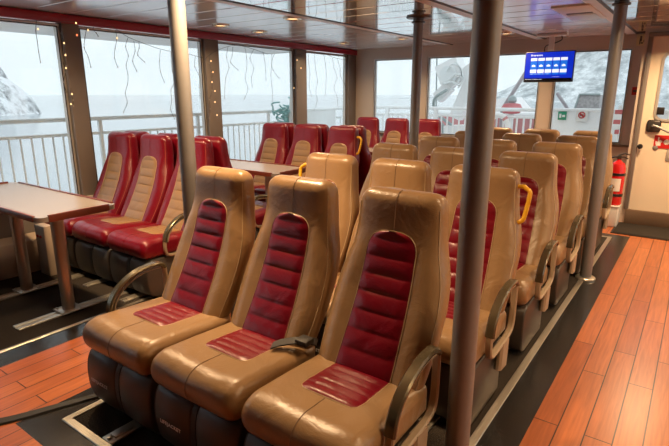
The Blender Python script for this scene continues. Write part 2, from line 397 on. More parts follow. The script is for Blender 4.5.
bm = new(); add_lathe(bm, [(.001, 0), (.012, 0), (.014, .03), (.026, .034), (.028, .05), (.018, .062), (.001, .064)]); k = obj('knob', bm, M['blackp'], dr, (-0.508, YD + .006, 0.885)); k.rotation_euler = (PI / 2, 0, 0)
# walls behind and to the right of the camera, with openings that let the day in
def wall_open(name, axis, p0, p1, a0, a1, ops, m):
    bm = new()
    def bx(u0, u1, z0, z1):
        if axis == 'y': add_box(bm, p0, u0, z0, p1, u1, z1)
        else: add_box(bm, u0, p0, z0, u1, p1, z1)
    bx(a0, a1, 0, .75); bx(a0, a1, 2.0, ZC + .02); u = a0
    for o0, o1 in ops: bx(u, o0, .75, 2.0); u = o1
    bx(u, a1, .75, 2.0); struct(name, bm, m)
wall_open('wall_right', 'y', XR, XR + .1, YB - .1, YF + .1, [(1.9, 3.2), (3.5, 4.8), (5.1, 6.4)], M['wall'])
wall_open('wall_back', 'x', YB - .1, YB, XL - .09, XR + .1, [], M['brown'])
for a, b in [(1.9, 3.2), (3.5, 4.8), (5.1, 6.4)]: window(wn, 'y', a, b, .75, 2.0, XR + .05); wn += 1

# ------------------------------------------------------------------ the seats
ZTOP = 1.088
def interp(tab, z):
    for (a, va), (b, vb) in zip(tab, tab[1:]):
        if z <= b: t = max(0, (z - a) / (b - a)); return va + (vb - va) * t
    return tab[-1][1]
YT = [(.36, -.03), (.43, 0), (.50, .040), (.60, .094), (.70, .142), (.78, .174), (.86, .199), (.94, .215), (1.02, .225), (1.12, .230)]
WT = [(.36, .215), (.43, .226), (.55, .237), (.67, .237), (.75, .228), (.81, .213), (.87, .194), (.92, .187), (.98, .182), (1.10, .176)]
DT = [(.36, .11), (.60, .13), (.80, .142), (.92, .14), (1.0, .132), (1.12, .115)]
def bolster(xr, z): return -.016 * math.exp(-((abs(xr) - .74) / .2) ** 2) * (1 if z < .82 else max(0, 1 - (z - .82) / .1))
def front(x, z, w=None, d=None):
    w = w or interp(WT, z); d = d or interp(DT, z); xr = min(1, abs(x) / w); p = 3.6
    return interp(YT, z) + d / 2 - d / 2 * (1 - xr ** p) ** (1 / p) + bolster(xr, z)
def backrest_bm(ztop):
    bm = new(); rings = []; n = 40; R = .05
    levels = [(z, 0.0) for z in [.36 + (ztop - R - .36) * k / 22 for k in range(23)]]
    levels += [(ztop - R + R * math.sin(a), R * (1 - math.cos(a))) for a in [PI / 2 * k / 6 for k in range(1, 6)]] + [(ztop, R * .93)]
    for z, ins in levels:
        w = interp(WT, z) - ins; d = interp(DT, z); yc = interp(YT, z) + d / 2; dd = max(.006, d / 2 - ins); ring = []
        for k in range(n):
            a = 2 * PI * k / n; c, s = math.cos(a), math.sin(a); e = 2 / 3.6
            x = w * math.copysign(abs(c) ** e, c); v = dd * math.copysign(abs(s) ** e, s)
            y_ = yc + v
            if s < 0: y_ += bolster(x / w, z) * min(1, dd / (d / 2)) * min(1, abs(s) * 3)
            ring.append((x, y_, z))
        rings.append(ring)
    return add_rings(bm, rings)
Z0I, ZA, ZI = .40, .845, .938
def ins_hw(z):
    h = .124 + (.108 - .124) * (z - Z0I) / (ZA - Z0I)
    if z > ZA: h = .108 * max(0.0, 1 - ((z - ZA) / (ZI - ZA)) ** 2.7) ** (1 / 2.7)
    return h
def back_insert_bm():
    bm = new(); rows = []; N = 96; ch = .068
    for i in range(N + 1):
        z = Z0I + (ZI - .0005 - Z0I) * i / N; h = ins_hw(z); ph = ((z - .43) / ch) % 1.0
        puff = .0105 * (max(0.0, math.sin(PI * ph)) ** 0.36)
        row = []
        for j in range(13):
            u = -1 + 2 * j / 12; x = h * u; edge = 1 - abs(u) ** 6
            row.append((x, front(x, z) - .001 - puff * edge - .002 * edge, z))
        rows.append(row)
    add_grid(bm, rows)
    return bm
def back_piping_bm():
    bm = new(); pts = []
    zs = [Z0I + (ZA - Z0I) * k / 14 for k in range(15)] + [ZA + (ZI - ZA) * math.sin(PI / 2 * k / 9) for k in range(1, 10)]
    pts = [(-ins_hw(z), front(ins_hw(z), z) - .002, z) for z in zs] + [(ins_hw(z), front(ins_hw(z), z) - .002, z) for z in reversed(zs[:-1])]
    return add_tube(bm, pts, .0018, 6)
def head_seam_bm(ztop):
    R = .05; pts = [(0, front(0, z) - .0006, z) for z in [ZI + (ztop - R - ZI) * k / 5 for k in range(6)]]
    d = interp(DT, ztop - R)
    for k in range(1, 8):
        a = PI / 2 * k / 7; z = ztop - R + R * math.sin(a); pts.append((0, interp(YT, z) + min(R * (1 - math.cos(a)), interp(DT, z) / 2 - .006) - .0006, z + .0006))
    return add_tube(new(), pts, .0016, 5)
def side_piping_bm(ztop, s):
    bm = new()
    for s in (s,):
        pts = []
        for k in range(20):
            z = .40 + (ztop - .055 - .40) * k / 19; w = interp(WT, z); x = .955 * w; pts.append((s * x, front(x, z) - .001, z))
        add_tube(bm, pts, .0022, 5)
    return bm
CW = .241
CPROF = [(.09, .425), (-.05, .436), (-.18, .446), (-.29, .453), (-.345, .454), (-.388, .438), (-.411, .408), (-.415, .37), (-.404, .338), (-.382, .318), (-.33, .312), (.09, .312)]
def ctop(y):
    return interp([(-.345, .454), (-.29, .453), (-.18, .446), (-.05, .436), (.09, .425)], y)
def cushion_bm():
    bm = new(); P = smooth_path([(a, b, 0) for a, b in CPROF[:-1]], 4) + [Vector((.09, .312, 0))]; rings = []
    cyy, czz = -.17, .375; R = .05
    st = [(-CW + R * (1 - math.cos(a)) if False else -CW + R - R * math.cos(a), R * (1 - math.sin(a))) for a in [PI / 2 * k / 6 for k in range(0, 7)]]
    st = st + [(-.10, 0), (-.03, 0), (.03, 0), (.10, 0)] + [(-x, i) for x, i in reversed(st)]
    for x, ins in st:
        crown = .006 * math.exp(-((abs(x) - .17) / .06) ** 2)
        ky, kz = 1 - ins * .75 / .26, 1 - ins / .075 * .78
        r = []
        for p in P:
            z = czz + (p.y - czz) * kz
            if p.y > .42: z += crown
            r.append((x, cyy + (p.x - cyy) * ky, z))
        rings.append(r)
    return add_rings(bm, rings)
def cushion_insert_bm():
    bm = new(); rows = []; N = 42
    for i in range(N + 1):
        y_ = .02 - .245 * i / N; t = i / N
        h = .120 + .006 * t
        if t > .86: h -= .022 * ((t - .86) / .14) ** 2
        ph = ((y_ + .225) / .044) % 1.0; puff = .0065 * math.sin(PI * ph) ** .4 if ph > 0 else 0
        rows.append([(h * (-1 + j / 5), y_, ctop(y_) + .002 + puff * (1 - abs(-1 + j / 5) ** 6) + .0015 * (1 - abs(-1 + j / 5) ** 4)) for j in range(11)])
    add_grid(bm, rows); return bm
def cushion_piping_bm():
    pts = [(-.121, .02, ctop(.02) + .002), (-.125, -.17, ctop(-.17) + .002), (-.118, -.212, ctop(-.21) + .002), (-.10, -.226, ctop(-.226) + .002), (.10, -.226, ctop(-.226) + .002), (.118, -.212, ctop(-.21) + .002), (.125, -.17, ctop(-.17) + .002), (.121, .02, ctop(.02) + .002)]
    return add_tube(new(), pts, .0017, 6)
def cushion_seam_bm():
    P = smooth_path([(a, b, 0) for a, b in CPROF[2:9]], 4)
    pts = [(0, p.x, p.y + .0006) if p.y > .43 else (0, p.x - .0008, p.y) for p in P if p.x < -.226]
    return add_tube(new(), pts, .0016, 5)
PODP = [(.03, .306), (-.345, .306), (-.374, .290), (-.392, .25), (-.399, .19), (-.396, .12), (-.382, .062), (-.358, .034), (-.31, .022), (.03, .022)]
def pod_bm(x0, x1):
    P = smooth_path([(a, b, 0) for a, b in PODP[1:-1]], 3); P = [Vector((.03, .306, 0))] + P + [Vector((.03, .022, 0))]
    rings = []; cyy, czz = -.17, .165; R = .010
    st = [(x0, R), (x0 + R * .3, R * .3), (x0 + R, 0), ((x0 + x1) / 2, -.003), (x1 - R, 0), (x1 - R * .3, R * .3), (x1, R)]
    for x, ins in st:
        rings.append([(x, cyy + (p.x - cyy) * (1 - ins / .2), czz + (p.y - czz) * (1 - ins / .14)) for p in P])
    return add_rings(new(), rings)
def gap_strip_bm(xc):  # black strips stand in for the shaded gaps between the boxes
    P = [p for p in smooth_path([(a, b, 0) for a, b in PODP[1:-1]], 3)]
    return add_sweep_x(new(), [(-.17 + (p.x + .17) * .985, .165 + (p.y - .165) * .985) for p in P], .030, .004, xc)
ARM = [(.075, .39), (.08, .50), (.075, .57), (.05, .593), (-.01, .597), (-.08, .587), (-.145, .562), (-.20, .523), (-.235, .475), (-.248, .425)]
def arm_pad_bm(s): return add_sweep_x(new(), [(p.x, p.y) for p in smooth_path([(a, b, 0) for a, b in ARM[2:]], 5)], .042, .020, s * .262)
def arm_frame_bm(s):
    bm = new(); P = [(p.x, p.y) for p in smooth_path([(.075, .575, 0), (.08, .50, 0), (.075, .39, 0), (.05, .345, 0), (-.02, .325, 0)], 4)]
    add_sweep_x(bm, P, .030, .018, s * .262)
    P = [(p.x, p.y) for p in smooth_path([(-.248, .43, 0), (-.248, .36, 0), (-.23, .325, 0), (-.17, .317, 0), (-.02, .325, 0)], 4)]
    add_sweep_x(bm, P, .030, .018, s * .262)
    add_sweep_x(bm, [(-.04, .325), (-.045, .25), (-.05, .19)], .034, .10, s * .262)
    add_sweep_x(bm, [(p.x, p.y) for p in smooth_path([(.05, .574, 0), (-.01, .577, 0), (-.075, .567, 0), (-.135, .543, 0), (-.185, .507, 0), (-.215, .465, 0), (-.228, .42, 0)], 4)], .026, .006, s * .262)
    return bm
def handle_bm(s):
    x = s * .185; xo = s * .240
    pts = smooth_path([(x - s * .03, .285, 1.00), (x + s * .02, .282, 1.005), (xo - s * .022, .28, .998), (xo - s * .003, .276, .985), (xo, .27, .96), (xo - s * .008, .25, .875), (xo - s * .016, .242, .845), (xo - s * .035, .24, .832), (x, .24, .83)], 5)
    return add_tube(new(), pts, .011, 10)
def belt_bm():
    bm = new()
    pts = smooth_path([(.262, .05, .455), (.245, .02, .470), (.20, -.015, .472), (.15, -.05, .462), (.125, -.075, .452)], 5)
    rings = [[(p.x + .012, p.y - .022, p.z), (p.x - .012, p.y + .022, p.z + .003), (p.x - .012, p.y + .022, p.z + .009), (p.x + .012, p.y - .022, p.z + .006)] for p in pts]
    add_rings(bm, rings); add_box(bm, .205, -.03, .466, .265, .03, .492, .008)
    return bm
def foot_bm():
    bm = new(); add_box(bm, .02, -.50, .0, .09, -.02, .012, .003); add_box(bm, .035, -.47, .010, .075, -.38, .020, .003); add_box(bm, .03, -.15, .012, .08, -.06, .03, .003)
    add_lathe(bm, [(.001, .014), (.012, .014), (.012, .024), (.001, .026)], (.055, -.485, -.003), 6)
    return bm
def rearleg_bm():
    bm = new(); add_box(bm, -.025, .0, 0, .025, .055, .36, .004); add_box(bm, -.035, -.02, 0, .035, .12, .012, .003); return bm
LIFE = text_mesh('LIFEJACKET', .023, M['white_print'], .0005, bold=.0004, spacing=1.12)
SM = {}
for k, (body, ins, pip, pip2, seam, pod) in dict(tan=('tan', 'red', 'tan_piping', 'tan_piping', 'seam', 'pod'), red=('red', 'tan', 'tan_piping', 'red_piping', 'red_seam', 'pod_grey')).items():
    zt = ZTOP if k == 'tan' else 1.115
    SM[k] = dict(backrest=mesh('backrest', backrest_bm(zt), M[body], 60), back_insert=mesh('back_insert', back_insert_bm(), M[ins], 60), piping=mesh('piping', back_piping_bm(), M[pip]),
                 seam=mesh('seam', head_seam_bm(zt), M[seam]), side_piping=mesh('side_piping', side_piping_bm(zt, -1), M[pip2]), side_piping2=mesh('side_piping', side_piping_bm(zt, 1), M[pip2]),
                 cushion=mesh('cushion', cushion_bm(), M[body], 60), cushion_insert=mesh('cushion_insert', cushion_insert_bm(), M[ins], 60), cpiping=mesh('piping', cushion_piping_bm(), M[pip]), cseam=mesh('seam', cushion_seam_bm(), M[seam]),
                 podl=mesh('life_jacket_box', pod_bm(-.2395, -.015), M[pod], 50), podr=mesh('life_jacket_box', pod_bm(.015, .2395), M[pod], 50),
                 strap=mesh('strap', gap_strip_bm(0), M['black']), gap_strip2=mesh('strap', gap_strip_bm(-.226), M['black']), foot=mesh('foot', foot_bm(), M['alu']), leg=mesh('leg', rearleg_bm(), M['dark_metal']))
for s, k in ((-1, 'l'), (1, 'r')):
    SM['pad' + k] = mesh('arm_pad', arm_pad_bm(s), M['arm_pad'], 40); SM['arm' + k] = mesh('armrest', arm_frame_bm(s), M['arm_frame'], 40); SM['grab' + k] = mesh('grab_handle', handle_bm(s), M['yellow'], 60)
SM['belt'] = mesh('seat_belt', belt_bm(), M['black'])
def seat(kind, x, y, rz, label, group, arms='', handle='', belt=False, dx=0):
    m = SM[kind]; t = thing('ferry_seat', label, 'seat', (x, y, 0), rz, group)
    b = place('backrest', m['backrest'], t); place('back_insert', m['back_insert'], b, label='ribbed red panel' if kind == 'tan' else 'ribbed tan panel')
    place('piping', m['piping'], b); place('seam', m['seam'], b); place('side_piping', m['side_piping'], b); place('side_piping', m['side_piping2'], b)
    c = place('cushion', m['cushion'], t); place('cushion_insert', m['cushion_insert'], c, label='ribbed red panel' if kind == 'tan' else 'ribbed tan panel'); place('piping', m['cpiping'], c); place('seam', m['cseam'], c)
    p = place('life_jacket_box', m['podl'], t); l = kind == 'tan' and place('lettering', LIFE, p, (-.125, -.4085, .172))
    if l: l.rotation_euler = (PI / 2, 0, 0)
    place('life_jacket_box', m['podr'], t); place('strap', m['strap'], t); place('strap', m['gap_strip2'], t)  # black gap fillers between and beside the boxes
    place('foot', m['foot'], t); place('leg', m['leg'], t)
    for a in arms: q = place('armrest', SM['arm' + a], t); place('arm_pad', SM['pad' + a], q, label='bronze metal arm pad')
    for a in handle: place('grab_handle', SM['grab' + a], t, label='yellow grab handle')
    if belt: place('seat_belt', SM['belt'], t, label='black seat belt with buckle')
    return t
ROWS = [1.43, 2.25, 3.06, 3.86, 4.64, 5.38]
XS0 = [-1.925, -1.412, -0.900]; XS = [-1.842, -1.355, -0.870]
ordn = ['front', 'second', 'third', 'fourth', 'fifth', 'rearmost']
for r, y in enumerate(ROWS):
    for c, x in enumerate(XS0 if r == 0 else XS):
        if r == 0: lab = ['tan seat with red ribbed panels in the front row, end seat with curved armrest', 'tan seat with red ribbed panels in the middle of the front row', 'tan seat with red ribbed panels in the front row, beside the thick steel pole'][c]
        elif r == 1: lab = ['tan seat with yellow grab handle at its left, inner end of the second tan row', 'tan seat with no handle in the middle of the second tan row', 'tan seat with yellow grab handle at its right, aisle end of the second tan row'][c]
        else: lab = ['tan seat at the inner end of the %s tan row, away from the wooden aisle', 'tan seat in the middle of the %s tan row', 'tan seat at the wooden aisle end of the %s tan row, with armrest'][c] % ordn[r]
        seat('tan', x, y, 0, lab, 'tan seats in the centre block', {0: 'l', 1: '', 2: 'r'}[c], {(1, 0): 'l', (1, 2): 'r'}.get((r, c), ''), (r, c) == (0, 1))
RXS = [[-4.26, -3.755, -3.25], [-4.095, -3.605, -3.11], [-4.02, -3.53, -3.045]]
tabs = ['nearest', 'second', 'farthest']
for r, y in enumerate((2.33, 4.21, 6.17)):
    for c, x in enumerate(RXS[r]):
        lab = 'red seat with tan ribbed panel facing the %s table, %s' % (tabs[r], ['by the windows', 'middle one', 'aisle end'][c])
        if (r, c) == (1, 2): lab = 'red seat facing the second table, aisle end, with yellow grab handle'
        seat('red', x, y, 0, lab, 'red seats facing the camera at the window tables', 'r' if c == 2 else '', 'r' if (r, c) == (1, 2) else '')
        if r < 2:
            lab = 'red seat facing away, back to back with the %s seat of %s table' % (['window-side', 'middle', 'aisle'][c], tabs[r])
            seat('red', x, y + .725, PI, lab, 'red seats facing away at the window tables', 'l' if c == 2 else '')

# ------------------------------------------------------------------ tables and their floor rails
TX0, TX1, TZ = -4.50, -3.03, .75
def tabletop_bm():
    return add_rings(new(), [[(x, y_, z) for x, y_ in rrect(TX0, -.25, TX1, .25, .05)] for z in (TZ - .03, TZ - .004, TZ)])
for k, (yc, lab) in enumerate([(1.53, 'long brown table with raised wooden rim, nearest, by the front window'), (3.57, 'long brown table with raised wooden rim between the first and second red seat groups'), (5.53, 'brown table mostly hidden in front of the farthest red seats')]):
    t = thing('saloon_table', lab, 'table', (0, yc, 0), 0, 'tables along the windows')
    obj('tabletop', tabletop_bm(), M['table'], t)
    for s in (-1, 1):
        yy = s * .25
        obj('rim', box(TX0 + .06, yy - .012 if s > 0 else yy - .006, TZ - .030, TX1 - .055, yy + .006 if s > 0 else yy + .012, TZ + .008, .004, 2), M['rim'], t)
    obj('rim', box(TX1 - .012, -.19, TZ - .034, TX1 + .006, .19, TZ + .012, .004, 2), M['rim'], t)
    obj('rim', box(TX0 - .006, -.19, TZ - .034, TX0 + .012, .19, TZ + .012, .004, 2), M['rim'], t)
    for x in (-3.35, -3.97):
        lg = obj('leg', add_lathe(new(), [(.041, .02), (.041, TZ - .04), (.06, TZ - .03), (.06, TZ - .028)], (x, 0, 0), 20), M['leg'], t)
        bm = new(); add_box(bm, x - .075, -.075, .012, x + .075, .075, .022, .004)
        for a in (-.055, .055):
            for b in (-.055, .055): add_lathe(bm, [(.008, .022), (.008, .028), (.001, .03)], (x + a, b, 0), 6)
        obj('foot_plate', bm, M['alu'], lg)
    for x, w in ((-3.35, 'aisle-side'), (-3.97, 'window-side')):
        bm = new()
        for q in (-.03, .03): add_box(bm, x + q - .016, yc - .34, -.001, x + q + .016, yc + .42, .010, .002, 1)
        add_box(bm, x - .015, yc - .34, -.001, x + .015, yc + .42, .005)
        tag(obj('floor_rail', bm, M['alu']), 'aluminium double floor rail under the %s leg of the %s' % (w, ['nearest window table', 'second window table', 'farthest window table'][k]), 'floor rail', 'floor rails under the tables')
bm = box(-4.30, 1.78, .0, -4.14, 1.86, .42, .01)
t = tag(obj('junction_box', bm, M['casing']), 'beige electrical box low on the wall beside the nearest red seat', 'electrical box')
for q in (0, 1): 
    k = obj('button', add_lathe(new(), [(.001, 0), (.012, 0), (.012, .008), (.001, .01)]), M['sign_red'], t, (-4.25 + q * .05, 1.78, .33)); k.rotation_euler = (PI / 2, 0, 0)

# ------------------------------------------------------------------ poles
def pole(x, y, lab, r=.043, foot=True):
    t = thing('handrail_pole', lab, 'pole', (x, y, 0), 0, 'steel poles from floor to ceiling')
    obj('shaft', add_lathe(new(), [(r, .004), (r, ZC - .002)], n=28), M['pole'], t)
    obj('ceiling_flange', add_lathe(new(), [(r + .001, ZC - .055), (r + .018, ZC - .05), (r + .018, ZC - .04), (r + .004, ZC - .034), (r + .005, ZC - .016), (.105, ZC - .012), (.11, ZC - .001)], n=28), M['dark_metal'], t)
    obj('floor_flange', add_lathe(new(), [(.075, 0.0), (.075, .012), (.066, .02), (r + .001, .022)], n=28), M['alu'], t)
pole(-2.215, 1.73, 'steel pole behind the left end of the front tan row')
pole(-0.555, 1.545, 'thick steel pole nearest the camera, beside the front tan row')
pole(-0.578, 4.29, 'steel pole beside the wooden aisle farther back, near the red fire extinguisher')
pole(-2.168, 4.30, 'far steel pole with dark ceiling flange, in front of the rear windows')

# ------------------------------------------------------------------ ceiling fixtures and light
def downlight(x, y, lab, power=20.0):
    t = thing('downlight', lab, 'ceiling light', (x, y, ZC), 0, 'round ceiling downlights')
    obj('ring', add_rings(new(), [[(r * math.cos(a), r * math.sin(a), z) for a in [2 * PI * k / 28 for k in range(28)]] for r, z in ((.088, .001), (.085, -.010), (.066, -.014), (.060, -.004))], closed=True), M['brass'], t)
    obj('lamp_glass', add_lathe(new(), [(.001, -.004), (.060, -.004), (.060, -.002), (.001, -.001)], n=28), M['lamp'], t)
    l = bpy.data.lights.new('lamp', 'AREA'); l.shape = 'DISK'; l.size = .13; l.spread = math.radians(150); l.energy = power; l.color = (1.0, .66, .355)
    o = bpy.data.objects.new('lamp', l); C.objects.link(o); o.location = (0, 0, -.02); o.parent = t
PW = 16.0
vis = {(-4.0, 3.64): 'warm downlight over the windows, nearest one above the second red seat group', (-3.12, 3.70): 'warm downlight beside the ceiling track above the second window table',
       (-4.05, 5.84): 'warm downlight in the window-side corner by the rear wall', (-3.14, 5.80): 'warm downlight by the ceiling track above the farthest red seats', (-1.92, 5.98): 'warm downlight in the middle ceiling before the rear windows',
       (-4.06, 4.25): 'small dim downlight above the window wall between two warm ones'}
for (x, y), lab in vis.items(): downlight(x, y, lab, 2.0 if y == 4.25 else PW * .6 if x < -4 + .01 else PW)
for x in (-4.0, -3.1, -1.9, -.12, 0.9, 2.0):
    for y in (1.76, 3.7, 5.85):
        if x < -1.5 and y > 3: continue
        downlight(x, y, 'warm ceiling downlight outside the picture above the saloon', PW * (2.2 if (y > 5 and x == -.12) else .55 if x == -4.0 else .5 if (x == -.12 and y < 3) else 1.0 if x > -1 else 2.1 if (y < 3 and x == -1.9) else 1.7))
t = thing('ceiling_vent', 'pale rectangular ceiling vent panel with a dark slot beside the track', 'vent', (-.95, 4.85, ZC))
obj('frame', box(-.14, -.42, -.012, .14, .42, .002, .004), M['white'], t)
obj('slot', box(-.10, -.06, -.015, .10, -.01, -.010), M['groove'], t)
obj('panel', box(-.11, .03, -.016, .11, .38, -.011, .002), M['frame'], t)
t = thing('ceiling_camera', 'small dark dome fixture hanging under the red beam', 'camera', tuple(atx(320, 43, -4.50)))
obj('dome', add_lathe(new(), [(.001, -.035), (.02, -.03), (.032, -.01), (.03, .01), (.02, .02), (.02, .05)], n=16), M['blackp'], t)

# ------------------------------------------------------------------ television
p0, p1, p2 = at(524, 80.5, 6.3), at(571.5, 80, 6.3), at(526.5, 53, 6.3)
tw, th = p1.x - p0.x, p2.z - p0.z; tcx, tcz = (p0.x + p1.x) / 2, (p0.z + p2.z) / 2
t = thing('television', 'flat screen showing a blue weather forecast, hung from the ceiling', 'television', (tcx, 6.3, tcz))
obj('housing', box(-tw / 2 - .008, .002, -th / 2 - .022, tw / 2 + .008, .045, th / 2 + .008, .005), M['blackp'], t)
sc_ = obj('screen', box(-tw / 2, -.001, -th / 2, tw / 2, .004, th / 2), M['screen'], t)
def scr(name, x0, z0, x1, z1, m, d=.003, round_=0):  # fractions of the screen
    a, b = -tw / 2 + tw * x0, -tw / 2 + tw * x1; c, e_ = -th / 2 + th * z0, -th / 2 + th * z1
    return obj(name, box(a, -d, c, b, -.0005, e_), m, sc_)
for i in range(5):
    x = .115 + i * .157
    scr('forecast_cell', x, .20, x + .135, .80, M['scr_cell'], .002)
    scr('day_heading', x, .70, x + .135, .80, M['scr_white'])
    scr('temperature_box', x, .27, x + .135, .39, M['scr_white'])
    bm = new(); cxx = -tw / 2 + tw * (x + .0675); czz = -th / 2 + th * .52
    for dx, dz, r in ((-.013, 0, .009), (0, .005, .012), (.013, -.001, .009), (0, -.003, .010)):
        add_rings(bm, [[(cxx + dx + r * math.cos(a), yy, czz + dz + r * .8 * math.sin(a)) for a in [2 * PI * k / 14 for k in range(14)]] for yy in (-.0035, -.001)])
    add_box(bm, cxx - .02, -.0036, czz - .010, cxx + .02, -.001, czz - .001)
    obj('cloud_icon', bm, M['scr_white'], sc_)
scr('ticker', 0, 0, 1, .075, M['scr_black'])
def tx(body, size, x, z, m, par, bold=.0008, d=-.0045, align='LEFT'):
    o = place('lettering', text_mesh(body, size, m, .0005, align, bold), par, (x, d, z)); o.rotation_euler = (PI / 2, 0, 0); return o
tx('Hergeneset', .027, -tw / 2 + tw * .11, -th / 2 + th * .895, M['scr_white'], sc_, .0012)
tx('1.4 m/s   2.1 m/s   1.8 m/s   2.3 m/s   1.9 m/s', .0115, -tw / 2 + tw * .12, -th / 2 + th * .23, M['scr_white'], sc_, 0)
tx('--- ------ -- ------- -----', .022, -tw / 2 + tw * .02, -th / 2 + th * .04, M['scr_white'], sc_, .0006)
tx('-------- --- --', .016, -tw / 2 + tw * .60, -th / 2 + th * .125, M['scr_white'], sc_, .0004)
bm = new(); add_box(bm, -.03, .02, th / 2, .03, .045, ZC - tcz - .002, .004); add_box(bm, -.16, -.02, ZC - tcz - .03, .16, .08, ZC - tcz - .002, .006); obj('bracket', bm, M['white'], t)
obj('cable', add_tube(new(), smooth_path([(.10, .03, ZC - tcz - .025), (.105, .03, ZC - tcz - .07), (.04, .04, ZC - tcz - .10), (-.06, .04, ZC - tcz - .13), (-.07, .03, th / 2)]), .006, 6), M['blackp'], t)

# ------------------------------------------------------------------ door corner: extinguisher, signs, mat
bm = box(-.785, 6.23, 0, -.60, 6.43, .235, .015, 3)
t = thing('extinguisher_base', 'low white box on the floor under the red fire extinguisher', 'box', (0, 0, 0)); obj('body', bm, M['white'], t); obj('lid', box(-.79, 6.225, .225, -.595, 6.435, .242, .006), M['white'], t)
t = thing('fire_extinguisher', 'red fire extinguisher standing on a white box beside the door', 'fire extinguisher', (-.672, 6.33, .243))
obj('cylinder', add_lathe(new(), [(.001, 0), (.07, 0), (.079, .01), (.080, .41), (.066, .46), (.034, .485), (.022, .495), (.022, .51), (.001, .51)], n=24), M['red_paint'], t)
for z in (.10, .33): obj('strap', add_lathe(new(), [(.081, z), (.083, z + .002), (.083, z + .028), (.081, z + .03)], n=24), M['blackp'], t)
obj('instruction_label', add_rings(new(), [[(.082 * math.cos(a), .082 * math.sin(a), z) for a in [PI * 1.1 + PI * .62 * k / 12 for k in range(13)]] + [(.081 * math.cos(a), .081 * math.sin(a), z) for a in [PI * 1.1 + PI * .62 * (12 - k) / 12 for k in range(13)]] for z in (.16, .30)]), M['sign_white'], t)
bm = new(); add_box(bm, -.02, -.02, .505, .02, .02, .55, .004); add_tube(bm, [(-.01, 0, .55), (.05, -.02, .575), (.10, -.03, .565)], .008, 8); add_tube(bm, [(-.01, 0, .53), (.05, -.02, .535), (.09, -.03, .52)], .007, 8); obj('valve', bm, M['dark_metal'], t)
obj('hose', add_tube(new(), smooth_path([(-.02, 0, .53), (-.07, -.01, .52), (-.10, -.01, .44), (-.098, -.01, .25), (-.096, -.01, .12)]), .010, 8), M['blackp'], t)
t = thing('door_mat', 'dark rough door mat on the wooden floor before the cream door', 'mat', (0, 0, 0))
obj('pile', box(-.60, 5.97, .001, .9, 6.49, .014, .004), M['mat_dark'], t)
obj('border', add_rings(new(), [[(x, y_, z) for x, y_ in ((-.62, 5.95), (.92, 5.95), (.92, 6.505), (-.62, 6.505))] for z in (0, .008)]), M['black'], t)
# fire sign on the door
pa = at(655, 135, YD); pb = at(669, 149, YD)
t = thing('fire_sign', 'red sign with a white hand pressing a button, on the cream door', 'sign', (pa.x, YD - .002, pb.z)); sh = pa.z - pb.z
obj('plate', box(0, 0, 0, .30, .006, sh, .002, 1), M['sign_red'], t)
bm = new(); q = sh / 10
add_box(bm, q * 1.6, -.001, q * 2, q * 4.6, .001, q * 5); add_box(bm, q * 2.4, -.001, q * 4.5, q * 3.2, .001, q * 8.4)
for j in range(3): add_box(bm, q * (3.35 + j * .7), -.001, q * 4.5, q * (3.9 + j * .7), .001, q * (6.4 - j * .3))
add_box(bm, q * 1.0, -.001, q * 3, q * 1.8, .001, q * 5.6); obj('hand_icon', bm, M['sign_white'], t)
bm = new(); add_rings(bm, [[(q * 8.2 + q * 2 * math.cos(a), yy, q * 5 + q * 2 * math.sin(a)) for a in [2 * PI * k / 20 for k in range(20)]] for yy in (-.001, .001)]); obj('button_icon', bm, M['sign_white'], t)
t = thing('door_switch', 'pale grey switch plate below the red sign on the door', 'switch', (-.255, YD - .002, .74)); obj('plate', box(0, -.004, 0, .10, .006, .12, .006), M['frame'], t); obj('rocker', box(.025, -.010, .03, .075, -.003, .09, .004), M['white'], t)
# signs at the corner between window and door
def sign_plate(name, lab, x0, y0, x1, y1, Y, m, deep=.006):
    a, b = at(x0, y0, Y), at(x1, y1, Y); t = thing(name, lab, 'sign', (min(a.x, b.x), Y - deep, b.z)); w, h = abs(b.x - a.x), a.z - b.z
    obj('plate', box(0, 0, 0, w, deep, h, .0015, 1), m, t); return t, w, h
t, w, h = sign_plate('emergency_sign', 'cream sign with a dark figure in the corner above the rear window', 637.5, 34.5, 646, 45.5, YF, M['sign_cream'])
bm = new(); add_rings(bm, [[(w * .42 + w * .11 * math.cos(a), yy, h * .76 + w * .11 * math.sin(a)) for a in [2 * PI * k / 12 for k in range(12)]] for yy in (-.001, .001)])
add_box(bm, w * .30, -.001, h * .38, w * .52, .001, h * .66); add_box(bm, w * .30, -.001, h * .12, w * .40, .001, h * .40); add_box(bm, w * .44, -.001, h * .18, w * .66, .001, h * .30); add_box(bm, w * .7, -.001, h * .3, w * .8, .001, h * .5); obj('figure_icon', bm, M['sign_dark'], t)
t, w, h = sign_plate('arrow_sign', 'small cream sign close under the ceiling, above the figure sign', 641, 26.5, 648, 33, YF, M['sign_cream'])
bm = new(); add_box(bm, w * .3, -.001, h * .45, w * .75, .001, h * .6); add_box(bm, w * .3, -.001, h * .3, w * .4, .001, h * .75); obj('arrow_icon', bm, M['sign_dark'], t)
t, w, h = sign_plate('warning_sign', 'small dark red sign at the right edge of the rear window', 632.5, 87, 641, 95, YF, M['sign_red'])
obj('dark_band', box(w * .1, -.001, h * .35, w * .9, .001, h * .65), M['sign_dark'], t)

